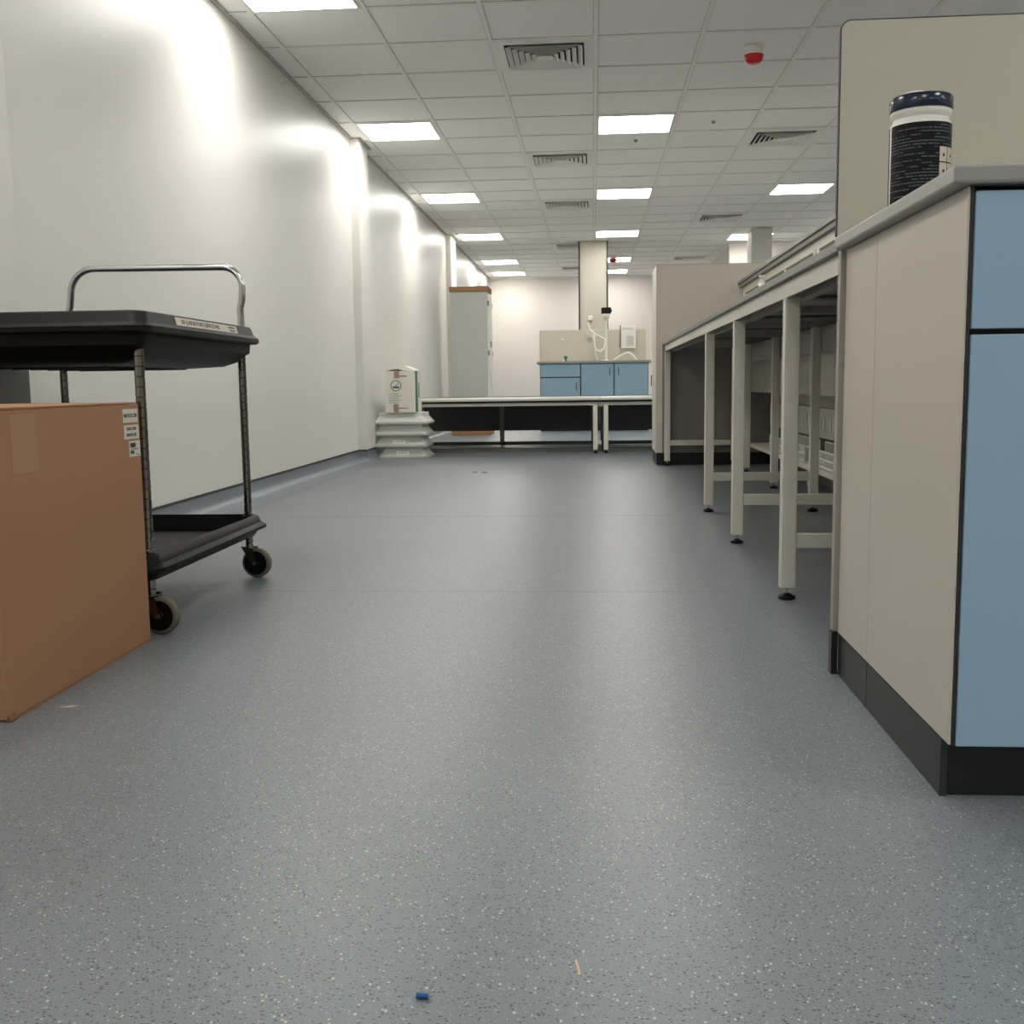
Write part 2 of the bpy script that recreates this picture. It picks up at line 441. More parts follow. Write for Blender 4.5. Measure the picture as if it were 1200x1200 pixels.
# ------------------------------------------------------------------ cardboard box (near left)
bx = Thing('cardboard_box', (-1.10, 1.88, 0), 'large brown cardboard box on the floor in front of the black trolley', 'cardboard box')
x0, x1, y0, y1, h = -1.66, -1.10, 1.875, 2.535, .583
b = MB(); b.loops([rrect(x0, x1, y0, y1, .006, .004, 3), rrect(x0, x1, y0, y1, .006, h, 3)])
bx.part(b, 'body', M['card'], smooth=True)
fl = MB()
fl.prism([(x0, h+.001), (x1-.004, h+.001), (x1-.003, h+.005), (x0, h+.006)], 'y', y0+.330, y1-.002)
fl.prism([(x0, h+.001), (x1-.004, h+.001), (x1-.003, h+.005), (x0+.25, h+.012), (x0, h+.007)], 'y', y0+.002, y0+.327)
bx.part(fl, 'flap', M['card'])
# torn, slightly crushed lower corner
cr = MB(); cr.prism([(x1-.004, 0.0005), (x1+.007, .0005), (x1+.008, .004), (x1+.001, .013)], 'y', y0-.002, y0+.022)
cr.prism([(x1-.003, 0.0005), (x1+.004, .0005), (x1+.001, .005)], 'y', y0+.03, y1)
bx.part(cr, 'bottom_edge', M['cardedge'])
def lab_mat(xp, yc, zc, flip=False):   # text frame on a plane facing +X, reading along +Y
    return Matrix.Translation((xp, yc, zc)) @ Matrix(((0, 0, 1, 0), (1, 0, 0, 0), (0, 1, 0, 0), (0, 0, 0, 1)))
def sticker(t, xp, ya, yb, za, zb, lines=None, m=None):
    s_ = t.part(MB().box(xp, xp+.0008, ya, yb, za, zb), 'label', m or M['paper'])
    return s_
XL = x1+.0002
L1 = sticker(bx, XL, 2.440, 2.522, .541, .573)
L2 = sticker(bx, XL, 2.442, 2.524, .502, .535)
L3 = sticker(bx, XL, 2.466, 2.528, .459, .497)
def btxt(s_, size, yc, zc, par, xsz=1.0):
    text_mesh(s_, size, M['ink'], Matrix.Translation(-bx.loc) @ lab_mat(XL+.0011, yc, zc), 'lettering', par, xs=xsz)
btxt('PROTOCOL 2302', .013, 2.481, .557, L1, .72)
btxt('FLASK CLEAR', .011, 2.483, .526, L2, .8)
btxt('PUMP FILL 2PC', .011, 2.483, .511, L2, .8)
k = MB()
random.seed(3)
for c0, w, z0, z1 in ((2.472, .030, .481, .492), (2.472, .020, .466, .474)):
    y = c0
    while y < c0+w:
        ww = random.choice((.0008, .0014, .002)); k.box(XL+.0009, XL+.0013, y, y+ww, z0, z1); y += ww+.0012
k.box(XL+.0009, XL+.0013, 2.475, 2.515, .4765, .4785).box(XL+.0009, XL+.0013, 2.505, 2.520, .4625, .4645)
bx.part(k, 'barcode', M['ink'], parent=L3)
bx.part(MB().box(XL, XL+.0003, 1.95, 2.045, .46, .575), 'tape', M['tape'])

# ------------------------------------------------------------------ trolley
tr = Thing('trolley', (-1.42, 3.0, 0), 'black two-tray utility trolley with chrome posts and push handle beside the left wall', 'trolley')
TX0, TX1, TY0, TY1 = -1.765, -1.070, 2.535, 3.445
def tray(rings, name, ribs):
    mb = MB()
    mb.loops([rrect(TX0+i, TX1-i, TY0+i, TY1-i, max(.012, .045-i*.4), z, 6) for i, z in rings])
    return tr.part(mb, name, M['plastic'], smooth=True)
up = tray([(.17, .680), (.095, .686), (.06, .700), (.036, .722), (.026, .728), (.024, .757), (.006, .757), (0, .761), (0, .773), (.006, .778), (.014, .785), (.020, .806), (.026, .811), (.034, .811), (.040, .804), (.048, .772), (.06, .768)], 'upper_tray', True)
lo = tray([(.06, .135), (.035, .140), (.026, .152), (.024, .163), (.006, .163), (0, .166), (0, .175), (.006, .180), (.014, .185), (.020, .203), (.026, .207), (.034, .207), (.040, .200), (.048, .160), (.06, .157)], 'lower_tray', True)
rb = MB()
for k in range(6):
    y = TY0+.21+k*.098; rb.box(TX0+.18, TX1-.18, y-.006, y+.006, .676, .69)
for k in range(4):
    x = TX0+.19+k*.105; rb.box(x-.005, x+.005, TY0+.18, TY1-.18, .678, .69)
tr.part(rb, 'underside_ribs', M['plastic'], parent=up)
tl = tr.part(MB().prism([(TX1-.0135, .7835), (TX1-.0128, .7835), (TX1-.0188, .8052), (TX1-.0195, .8052)], 'y', 2.76, 3.245), 'label', M['paper'], parent=up)
ang = math.atan2(.006, .0217)
mtl = Matrix.Translation(-tr.loc) @ Matrix.Translation((TX1-.0155, 0, .7945)) @ Matrix.Rotation(-ang, 4, 'Y') @ Matrix(((0, 0, 1, 0), (1, 0, 0, 0), (0, 1, 0, 0), (0, 0, 0, 1)))
text_mesh('2031 LABORATORY SERVICES', .021, M['ink'], mtl @ Matrix.Translation((2.942, 0, 0)), 'lettering', tl, xs=1.0) if False else None
def ttext(s_, size, yc, dz, xsz):
    m_ = Matrix.Translation(-tr.loc) @ Matrix.Translation((TX1-.0155-dz*.28, yc, .7945+dz)) @ Matrix.Rotation(-ang, 4, 'Y') @ Matrix(((0, 0, 1, 0), (1, 0, 0, 0), (0, 1, 0, 0), (0, 0, 0, 1)))
    text_mesh(s_, size, M['ink'], m_, 'lettering', tl, xs=xsz)
ttext('203 (LABORATORY) SERVICES MAC', .017, 2.945, 0, 1.12)
ttext('REF 0241 7720', .008, 3.195, .004, 1.1); ttext('TEL 01 3362', .008, 3.195, -.005, 1.1)
def post(x, y, z1):
    mb = MB(); prof = [(.0125, .10)]; z = .115
    while z < z1-.01:
        prof += [(.0125, z), (.0112, z+.0012), (.0112, z+.0024), (.0125, z+.0036)]; z += .0254
    prof += [(.0125, z1)]
    mb.lathe(prof, 20, Matrix.Translation((x, y, 0)))
    return tr.part(mb, 'post', M['postmetal'], smooth=True)
PXs = (-1.715, -1.122); PYs = (2.600, 3.385)
for x in PXs:
    for y in PYs:
        p = post(x, y, .79)
        tr.part(MB().lathe([(.017, .142), (.019, .150), (.019, .205), (.014, .2075)], 20, Matrix.Translation((x, y, 0))), 'sleeve', M['plastic'], parent=p, smooth=True)
# push handle at the far end
hp = [(-1.122, 3.395, .760), (-1.122, 3.395, .84), (-1.123, 3.395, .870), (-1.116, 3.395, .895)]
def arc(cx, cz, r_, a0, a1, n=8): return [(cx+r_*cos(radians(a0+(a1-a0)*i/n)), 3.395, cz+r_*sin(radians(a0+(a1-a0)*i/n))) for i in range(n+1)]
hp += arc(-1.178, .936, .065, 5, 90) + arc(-1.600, .926, .078, 90, 168) + [(-1.684, 3.395, .885), (-1.692, 3.395, .86), (-1.700, 3.395, .76)]
tr.part(MB().tube(hp, .0108, 16), 'push_handle', M['chrome'], smooth=True)
def caster(x, y, rz, mirror=1):
    R = Matrix.Translation((x, y, 0)) @ Matrix.Rotation(rz, 4, 'Z')
    P = Matrix.Translation(-tr.loc)
    stem = MB(); stem.lathe([(.0095, .103), (.0095, .137)], 16, R)
    c = tr.part(stem, 'caster', M['chrome'], smooth=True)
    off = .026   # wheel trails the stem
    f = MB(); f.lathe([(.024, .098), (.027, .101), (.027, .104), (.016, .107)], 24, R)
    for s_ in (-1, 1):
        f.prism([(-.018, .100), (.020, .100), (off+.010, .045), (off, .040), (off-.010, .045)], 'y', s_*.0195-.0015, s_*.0195+.0015)
        vs = f.bm.verts[:] if False else None
    # rotate the fork plates into place
    f.bm.verts.ensure_lookup_table()
    for v in f.bm.verts[24*4:]: v.co = R @ v.co
    tr.part(f, 'fork', M['postmetal'], parent=c)
    Rw = R @ Matrix.Translation((off, 0, .0485)) @ Matrix.Rotation(pi/2, 4, 'X')
    w = tr.part(MB().lathe([(.039, -.0135), (.043, -.0135), (.0475, -.010), (.0485, -.005), (.0485, .005), (.0475, .010), (.043, .0135), (.039, .0135), (.039, -.0135)], 40, Rw, caps=False), 'wheel', M['rubber'], parent=c, smooth=True, label='grey rubber wheel')
    tr.part(MB().lathe([(.010, -.0150), (.012, -.0125), (.036, -.0125), (.0392, -.0137), (.0392, .0137), (.036, .0125), (.012, .0125), (.010, .0150)], 32, Rw), 'hub', M['black'], parent=c, smooth=True)
    tr.part(MB().lathe([(.0055, -.025), (.0055, .025)], 12, Rw), 'axle', M['chrome'], parent=c)
caster(-1.124, 2.600, radians(-6)); caster(-1.130, 3.405, radians(-8)); caster(-1.715, 2.600, radians(160)); caster(-1.715, 3.385, radians(190))

# ------------------------------------------------------------------ foreground island end: base cabinets, worktop, screen
def base_unit(x0, x1, label, near=True):
    t = Thing('base_cabinet', (x0, 1.54, 0), label, 'base cabinet', 'blue fronted cabinets at the near island end')
    t.part(MB().box(x0, x1, 1.565, 2.20, .088, .878), 'body', M['edge'])
    t.part(MB().box(x0+.0015, x1-.004, 1.543, 1.563, .6875, .873), 'drawer', M['blue'], bevel=.0012)
    t.part(MB().box(x0+.0015, x1-.004, 1.543, 1.563, .090, .6795), 'door', M['blue'], bevel=.0012)
    for nm, z in (('drawer_handle', .78), ('door_handle', .60)):
        xm = (x0+x1)/2 if nm == 'drawer_handle' else x1-.07
        hb = MB()
        if nm == 'drawer_handle': hb.tube([(xm-.06, 1.544, z), (xm-.06, 1.52, z), (xm+.06, 1.52, z), (xm+.06, 1.544, z)], .005, 10)
        else: hb.tube([(xm, 1.544, z-.06), (xm, 1.52, z-.06), (xm, 1.52, z+.06), (xm, 1.544, z+.06)], .005, 10)
        t.part(hb, nm, M['silver'])
    t.part(MB().box(x0+.004, x1, 1.604, 1.620, .0, .0875), 'plinth', M['plinth'])
    return t
u = base_unit(.5205, 1.02, 'blue fronted cabinet with beige side panel and black plinth at the right edge')
u2 = base_unit(1.023, 1.52, 'blue cabinet of the near island just outside the right edge')
ep = u
ep.part(MB().box(.5125, .5195, 2.021, 2.258, .0905, .8805), 'side_panel', M['beige'], bevel=.001)
ep.part(MB().box(.5125, .5160, 1.548, 2.019, .0905, .8805), 'side_panel', M['beige'], bevel=.001)
ep.part(MB().box(.5162, .5203, 1.547, 2.019, .0905, .8805), 'edge_strip', M['edge'], label='dark front edge strip')
ep.part(MB().box(.502, .5195, 2.262, 2.285, .092, .8805), 'cover_strip', M['steeldim'], bevel=.001, label='narrow upright strip at the far edge')
pl = MB().box(.5135, .5230, 1.584, 2.018, 0.0, .088)
ep.part(pl, 'plinth', M['plinth'], bevel=.001); ep.part(MB().box(.5135, .5230, 2.020, 2.258, 0.0, .088), 'plinth', M['plinth'], bevel=.001)
ep.part(MB().box(.500, .5130, 2.259, 2.285, 0.0, .09), 'plinth', M['plinth'])
ep.part(MB().box(.5131, .5232, 1.5815, 1.5838, .0, .088), 'corner_trim', M['cap'])
ep.part(MB().box(.5235, 1.02, 1.588, 1.6035, 0.0, .088), 'front_plinth', M['plinth'])
w = MB().box(.4885, 2.05, 1.532, 2.262, .8815, .9065).build('worktop', M['worktop'], bevel=.004)
tag(w, 'light grey worktop with rounded edge on the near blue cabinets, holding the wipes tub', 'worktop')
# screen (rounded top-left corner)
sc = Thing('screen', (1.2, 2.27, .9065), 'large beige upright screen with dark edge and rounded corner standing on the near worktop', 'screen')
def rpoly(x0, x1, z0, z1, r_):
    pts = [(x0, z0), (x1, z0), (x1, z1)]
    for i in range(7):
        a = radians(90+90*i/6); pts.append((x0+r_+r_*cos(a), z1-r_+r_*sin(a)))
    return pts
sc.part(MB().prism(rpoly(.4915, 2.04, .9068, 1.321, .018), 'y', 2.250, 2.262), 'board', M['screen'])
sc.part(MB().prism(rpoly(.4888, 2.042, .9068, 1.3235, .020), 'y', 2.2505, 2.2615), 'edging', M['edge'], label='dark edging')

# wipes canister
cn = Thing('wipes_canister', (.556, 1.93, .9065), 'black and white wipes tub with navy lid standing on the near worktop', 'canister')
CM = Matrix.Identity(4)
def cpart(prof, name, m, label=None, n=48, **k):
    return cn.part(MB().lathe(prof, n, CM), name, m, smooth=True, local=True, label=label, **k)
R_ = .0495
cpart([(R_-.004, 0), (R_-.001, .004), (R_, .008), (R_, .138), (R_-.001, .1405), (R_-.0045, .145), (R_-.0048, .148), (R_-.001, .153), (R_, .156), (R_, .160), (R_-.003, .163), (R_-.004, .172)], 'body', M['white'], 'white tub')
cpart([(R_+.0005, .1615), (R_+.0015, .163), (R_+.0015, .181), (R_-.001, .1845), (R_-.006, .185), (R_-.007, .183), (.02, .183)], 'lid', M['navy'], 'navy lid')
cn.part(MB().lathe([(.022, .183), (.024, .188), (.020, .190), (.004, .190)], 24, Matrix.Translation((-.012, -.01, 0))), 'dispenser_cap', M['white'], smooth=True, local=True)
lb = MB(); n = 56; a0 = radians(-190); a1 = radians(60)   # wrap of the label seen by the room side
arcp = [(a0+(a1-a0)*i/n) for i in range(n+1)]
def wrap(mb, aa, ab, z0, z1, rr=R_+.0006, n=12):
    vs = []
    for i in range(n+1):
        a = aa+(ab-aa)*i/n; vs.append((mb.bm.verts.new((rr*cos(a), rr*sin(a), z0)), mb.bm.verts.new((rr*cos(a), rr*sin(a), z1))))
    for p, q in zip(vs, vs[1:]): mb.bm.faces.new((p[0], q[0], q[1], p[1]))
    return mb
lb = wrap(MB(), radians(-172), radians(180), .006, .1365, R_+.0005, 64)
labp = cn.part(lb, 'label', M['drum'], smooth=True, local=True, label='black printed label')
view = math.atan2(-1.93, -.556)           # direction from tub to camera
pn = MB()
for r0 in range(3):
    for c in range(2):
        aa = view+radians(38+c*21); wrap(pn, aa, aa+radians(19), .072-.026*r0, .096-.026*r0, R_+.0012, 4)
cn.part(pn, 'pictogram', M['paper'], parent=labp, local=True, label='white pictogram squares')
pn = MB()
for r0 in range(3):
    for c in range(2):
        aa = view+radians(45+c*21); wrap(pn, aa, aa+radians(5), .080-.026*r0, .085-.026*r0, R_+.0016, 2)
cn.part(pn, 'pictogram_mark', M['ink'], parent=labp, local=True)
cn.e.rotation_euler = (0, 0, 0)

# ------------------------------------------------------------------ long bench on the right
BZ = .91
LB = Thing('laboratory_bench', (.54, 3.0, 0), 'long grey topped bench on cream steel legs running down the right side', 'bench')
LB.part(MB().box(.515, 1.28, 2.290, 8.085, .890, BZ), 'worktop', M['benchtop'], bevel=.002)
LB.part(MB().box(.530, .5345, 2.290, 8.085, .846, .8885), 'front_rail', M['steel'])
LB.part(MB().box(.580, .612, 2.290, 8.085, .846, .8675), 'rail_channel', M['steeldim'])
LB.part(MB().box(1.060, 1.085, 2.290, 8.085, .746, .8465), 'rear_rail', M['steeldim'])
def blegs(x0, y, x1, z0=.034, z1=.8455, name='leg', side=1):
    l = LB.part(MB().box(x0, x1, y, y+.040, z0, z1), name, M['steel'], bevel=.003)
    xc = (x0+x1)/2; yc = y+.02
    ft = MB().cyl((xc, yc, .012), (xc, yc, z0+.002), .0045, n=10)
    LB.part(ft, 'threaded_rod', M['chrome'], parent=l)
    LB.part(MB().lathe([(.021, 0.001), (.024, .003), (.024, .010), (.014, .0135), (.008, .018)], 20, Matrix.Translation((xc, yc, 0))), 'foot', M['black'], parent=l, smooth=True)
for y in (3.035, 4.112, 5.130, 8.035):
    blegs(.527, y, .569)
    LB.part(MB().box(.5695, 1.018, y+.004, y+.036, .149, .189), 'cross_rail', M['steel'], bevel=.002)
for y in (3.035, 4.112, 5.130, 6.240, 7.350, 8.035):
    blegs(1.018, y, 1.0585, z1=.866)
for y in (3.035, 4.112, 5.130, 6.240, 7.350, 8.035, 2.30):
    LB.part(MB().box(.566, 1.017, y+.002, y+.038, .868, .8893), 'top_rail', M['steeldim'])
for y in (3.55, 4.62, 5.68, 6.80, 2.65):
    LB.part(MB().box(.566, 1.059, y, y+.10, .880, .8895), 'brace', M['darkgrey'])

# service spine behind it
sp = Thing('service_spine', (1.2, 5.2, 0), 'beige service panels and socket trunking behind the right bench legs', 'service panel')
for y0, y1 in ((2.30, 3.5), (3.505, 4.7), (4.705, 5.9), (5.905, 7.1), (7.105, 8.085)):
    sp.part(MB().box(1.150, 1.162, y0, y1, .540, .888), 'panel', M['beige'], bevel=.001)
sp.part(MB().box(1.352, 1.365, 2.30, 8.085, .291, .885), 'back_panel', M['beige'])
sp.part(MB().box(1.352, 1.365, 2.30, 8.085, .0, .2905), 'shaded_back_panel', M['darkgrey'], label='lower back panel darkened with painted shade')  # dark colour stands in for the shade behind the baskets, below the trunking
tk = sp.part(MB().box(1.300, 1.350, 2.30, 8.04, .290, .460), 'trunking', M['steel'], bevel=.004)
y = 2.5
while y < 7.4:
    s_ = sp.part(MB().box(1.293, 1.2995, y, y+.146, .330, .416), 'socket', M['white'], parent=tk, bevel=.002)
    sp.part(MB().box(1.2915, 1.2928, y+.0705, y+.0755, .334, .412), 'divider', M['ink'], parent=tk)
    y += .26
o = MB().box(1.160, 1.345, 2.32, 8.04, .145, .166).box(1.150, 1.159, 2.32, 8.04, .138, .1665).build('low_shelf', M['steel'], bevel=.001)
o2 = o
sup = MB()
for y in (2.5, 3.8, 5.1, 6.4, 7.7): sup.box(1.26, 1.30, y, y+.04, 0, .1445)
shelf = Thing('low_shelf', (1.3, 5.2, 0), 'long cream low shelf on short feet behind the right bench legs', 'shelf')
o2.data.transform(Matrix.Translation(-shelf.loc)); o2.parent = shelf.e; o2.name = 'board'
shelf.part(sup, 'foot', M['steeldim'])
def basket(y0, y1, label):
    t = Thing('wire_basket', (1.22, (y0+y1)/2, .166), label, 'wire basket', 'white wire cable baskets on the low shelf')
    def net(x, z0, z1):
        m_ = MB(); k = int((y1-y0)/.036)
        for i in range(k+1): yy = y0+(y1-y0)*i/k; m_.box(x-.0017, x+.0017, yy-.006, yy+.006, z0, z1)
        for zz in (z0, (z0+z1)/2, z1): m_.box(x-.0019, x+.0019, y0-.0035, y1+.0035, zz-.0045, zz+.0045)
        return m_
    t.part(net(1.180, .1715, .252), 'front_mesh', M['white']); t.part(net(1.262, .1715, .284), 'rear_mesh', M['white'])
    b_ = MB(); k = int((y1-y0)/.027)
    for i in range(k+1): yy = y0+(y1-y0)*i/k; b_.box(1.182, 1.260, yy-.0015, yy+.0015, .1705, .1735)
    for x in (1.20, 1.22, 1.24): b_.box(x-.0015, x+.0015, y0, y1, .1665, .1700)
    t.part(b_, 'bottom_mesh', M['white'])
basket(2.5, 3.55, 'nearest white wire cable basket on the low shelf, hidden by the near cabinet')
basket(3.62, 4.75, 'white wire cable basket on the low shelf seen right of the nearest bench leg')
basket(4.82, 5.95, 'white wire cable basket on the low shelf seen just left of a rear bench leg')
basket(6.10, 7.30, 'farthest white wire cable basket on the low shelf, near the end panel')

# other half of the island (seen only from the side)
ob = Thing('laboratory_bench', (1.9, 5.2, 0), 'rear half of the right hand island, hidden behind the service panels', 'bench')
ob.part(MB().box(1.281, 2.05, 2.290, 8.085, .890, BZ), 'worktop', M['benchtop'], bevel=.002)
ob.part(MB().box(2.02, 2.03, 2.290, 8.085, .846, .8885), 'front_rail', M['steel'])
for y in (3.035, 5.130, 8.0):
    ob.part(MB().box(1.985, 2.027, y, y+.04, 0, .8455), 'leg', M['steel'], bevel=.003)

# raised shelf over the spine
rs = Thing('raised_shelf', (1.15, 5.2, BZ), 'long grey raised shelf on cream trunking above the right bench', 'shelf')
SE = 8.05
rs.part(MB().box(1.052, 1.36, 2.29, SE, 1.317, 1.338), 'shelf_board', M['benchtop'], bevel=.002)
rs.part(MB().box(1.062, 1.35, 2.29, SE, 1.293, 1.3165), 'shelf_frame', M['midgrey'])
tk2 = rs.part(MB().box(1.085, 1.30, 2.29, SE-.05, 1.246, 1.2925), 'trunking', M['steel'], bevel=.002)
for y in (2.4, 3.4, 4.4, 5.35, 6.25, 7.15, 7.92):
    rs.part(MB().box(1.085, 1.125, y, y+.06, BZ+.001, 1.2455), 'upright', M['steel'], bevel=.002)
for y in (2.9, 3.9, 4.85, 5.75, 6.6, 7.5):
    rs.part(MB().box(1.13, 1.28, y, y+.24, BZ+.001, 1.246), 'service_box', M['cabgrey'])
def outlet(x, y, z1, s_, label):
    t = Thing('service_outlet', (x, y, BZ), label, 'gas tap', 'white service outlets on the right bench')
    mt = Matrix.Translation((x, y, BZ))
    H = z1-BZ
    t.part(MB().lathe([(.030*s_, 0.0005), (.030*s_, .012), (.014*s_, .020), (.011*s_, H-.062)], 20, mt), 'stem', M['white'], smooth=True)
    t.part(MB().lathe([(.011*s_, H-.062), (.016*s_, H-.056), (.018*s_, H-.045), (.012*s_, H-.035), (.0095*s_, H-.022), (.012*s_, H-.012), (.015*s_, H-.008), (.015*s_, H)], 20, mt), 'nozzle', M['white'], smooth=True)
    t.part(MB().tube([(x, y, z1-.055), (x+.03*s_, y-.03*s_, z1-.060), (x+.04*s_, y-.04*s_, z1-.075)], .007*s_, 10), 'spout', M['white'], smooth=True)
outlet(.80, 5.24, 1.115, 1.1, 'white service tap on the right bench near the far end of the raised shelf')
outlet(.80, 4.03, 1.090, .45, 'slim white service rod on the right bench halfway along the raised shelf')

# ------------------------------------------------------------------ tall end unit at the far end of the bench
te = Thing('end_unit', (.5, 8.3, 0), 'tall beige panelled unit closing the far end of the right bench', 'end panel')
te.part(MB().box(.4665, 1.95, 8.101, 8.118, .912, 1.474).box(.4665, .514, 8.101, 8.118, .092, .912), 'face_panel', M['beige'])
te.part(MB().box(.5145, 1.95, 8.103, 8.118, .092, .9115), 'lower_panel', M['midgrey'], label='darker grey lower panel')
te.part(MB().prism([(.4665, 8.1185), (.4815, 8.1185), (.4815, 8.62), (.4665, 8.62)], 'z', .092, 1.4735), 'side_panel', M['steel'], bevel=.001, label='paler side panel')
te.part(MB().box(.482, 1.95, 8.60, 8.62, .092, 1.4735), 'back_panel', M['beige'])
te.part(MB().box(.4665, 1.95, 8.101, 8.62, 1.4742, 1.478), 'top_edge', M['steeldim'])
te.part(MB().box(.4720, 1.90, 8.108, 8.61, 0, .0915), 'plinth', M['plinth'])

# ------------------------------------------------------------------ low tables across the aisle
def low_table(x0, x1, legs, label, mid=None):
    t = Thing('low_table', ((x0+x1)/2, 9.6, 0), label, 'low table', 'low long tables across the aisle')
    t.part(MB().box(x0, x1, 9.515, 11.15, .469, .487), 'tabletop', M['cabgrey'], bevel=.002)
    t.part(MB().box(x0, x1, 9.516, 9.545, .4535, .4688), 'gap_shade_strip', M['black'])  # solid black strip painted as the shadow gap under the tabletop
    t.part(MB().box(x0+.01, x1-.01, 9.535, 9.565, .424, .4533), 'front_rail', M['steel'], bevel=.002)
    t.part(MB().box(x0, x1, 11.152, 11.162, .469, .492), 'rear_lip', M['black'])
    t.part(MB().box(x0+.0005, x1+.002, 11.06, 11.075, .142, .468), 'modesty_panel', M['panelblack'])
    for x in legs:
        l = t.part(MB().box(x, x+.040, 9.533, 9.573, .030, .4235), 'leg', M['steel'], bevel=.002)
        t.part(MB().cyl((x+.02, 9.553, .010), (x+.02, 9.553, .032), .006, n=10).lathe([(.018, .0005), (.019, .010), (.008, .014)], 16, Matrix.Translation((x+.02, 9.553, 0))), 'foot', M['black'], parent=l)
    for x in ([mid] if mid is not None else []) + [x0+.03, x1-.06]:
        t.part(MB().box(x-.022, x+.022, 11.015, 11.055, .033, .468), 'rear_leg', M['steeldim'])
    t.part(MB().box(x0+.02, x1-.02, 11.0, 11.057, .0, .032), 'floor_rail', M['darkgrey'])
    t.part(MB().box(x0+.02, x1-.045, 9.80, 9.90, .0, .030), 'front_floor_rail', M['gboard'])
    return t
low_table(-1.80, .058, (-1.775, -.003), 'longer low table with black panel below, reaching from the stacked trays to the aisle middle', -.94)
low_table(.062, 1.95, (.091, 1.88), 'low table with black panel below, between the longer low table and the tall end unit')
j = Thing('socket_block', (.06, 9.60, .40), 'small pale socket block hanging between the two low tables', 'socket block')
j.part(MB().box(.043, .083, 9.575, 9.60, .412, .455), 'block', M['white'], bevel=.003)
j.part(MB().tube([(.07, 9.59, .413), (.072, 9.60, .30), (.066, 9.62, .22), (.078, 9.64, .10), (.085, 9.66, .009)], .005, 8), 'cable', M['ink'], smooth=True)

# ------------------------------------------------------------------ stacked plastic trays and the green/white carton
def ptray(k, x0, x1, y0, y1, label, lab_):
    z = k*.0975
    t = Thing('plastic_tray', ((x0+x1)/2, (y0+y1)/2, z), label, 'plastic tray', 'stacked pale plastic trays')
    lp = []
    for i, zz in ((.004, .0005), (0, .003), (0, .021), (.004, .024), (.010, .028), (.036, .064), (.038, .068), (.038, .092), (.040, .0965)):
        lp.append(rrect(x0+i, x1-i, y0+i, y1-i, .03, z+zz, 4))
    b_ = t.part(MB().loops(lp), 'shell', M['poly'], smooth=True)
    rm = MB()
    for i in range(11):
        x = x0+.035+(x1-x0-.07)*i/10
        if i != 5: rm.box(x-.010, x+.010, y0-.009, y0+.004, z+.003, z+.018)
    for i in range(9):
        y = y0+.05+(y1-y0-.1)*i/8; rm.box(x1-.004, x1+.006, y-.010, y+.010, z+.003, z+.018)
    t.part(rm, 'rim_lugs', M['poly'], parent=b_)
    if lab_:
        c = -1.655+lab_[0]; s2 = t.part(MB().prism([(y0+.0095, z+.030), (y0+.0085, z+.030), (y0+.0285, z+.060), (y0+.0295, z+.060)], 'x', c-.055, c+.055), 'label', M['white'])
        # stands a little proud of the sloping side
        text_mesh('9 AUTO', .020, M['ink'], Matrix.Translation(-t.loc) @ Matrix.Translation((c, y0+.0185, z+.045)) @ Matrix.Rotation(radians(56), 4, 'X'), 'lettering', s2)
ptray(0, -1.84, -1.415, 9.03, 9.46, 'bottom pale plastic tray of the stack beside the left wall pillar, with a white label', (.03,))
ptray(1, -1.875, -1.420, 9.03, 9.46, 'second pale plastic tray from the bottom of the stack, with a white label', (.0,))
ptray(2, -1.875, -1.412, 9.03, 9.46, 'third pale plastic tray of the stack, without a label, directly below the top tray', None)
ptray(3, -1.875, -1.408, 9.03, 9.46, 'top pale plastic tray of the stack, right under the green and white carton', None)

gc = Thing('carton', (-1.635, 9.2, .39), 'small white carton with green stripe and round green mark on the stacked trays', 'carton')
gx0, gx1, gy0, gy1, gz0, gz1 = -1.765, -1.505, 9.045, 9.37, .391, .742
gc.part(MB().loops([rrect(gx0, gx1, gy0, gy1, .004, gz0, 2), rrect(gx0, gx1, gy0, gy1, .004, gz1, 2)], True, False), 'body', M['wcard'])
gc.part(MB().box(gx0+.004, gx1-.004, gy0+.004, gy1-.004, gz1-.05, gz1-.045), 'inner_flap', M['cardedge'])
f_ = MB(); f_.prism([(gx0+.01, gz1), (gx0+.07, gz1+.012), (gx0+.115, gz1+.014), (gx0+.15, gz1), (gx0+.15, gz1-.002), (gx0+.01, gz1-.002)], 'y', gy0+.012, gy1-.02)
gc.part(f_, 'opening_shade', M['cardedge'])  # brown filling that stands in for the dark opening under the lifted flap
f_ = MB(); f_.prism([(gx0+.01, gz1+.003), (gx0+.07, gz1+.015), (gx0+.115, gz1+.017), (gx0+.15, gz1+.003), (gx0+.115, gz1+.019), (gx0+.07, gz1+.017)], 'y', gy0+.02, gy1-.02)
gc.part(f_, 'flap', M['wcard'])
f_ = MB(); f_.prism([(gx1-.003, gz1), (gx1, gz1+.003), (gx1-.105, gz1+.048), (gx1-.107, gz1+.044)], 'y', gy0+.005, gy1-.02)
gc.part(f_, 'flap', M['wcard'])
st = gc.part(MB().box(gx1+.0003, gx1+.0012, gy0+.004, gy0+.12, gz0+.002, gz1-.002), 'stripe', M['green'], label='green stripe')
gc.part(MB().box(gx1+.0003, gx1+.0012, gy0+.17, gy0+.21, gz0+.12, gz1-.10), 'green_mark', M['green'])
fy = gy0-.0006
gc.part(MB().box(-1.685, -1.640, fy-.0006, fy, gz1-.062, gz1-.002).box(-1.694, -1.650, fy-.0006, fy, gz0+.002, gz0+.072), 'tape', M['browntape'])
lg = MB()
cx, cz = -1.670, .618
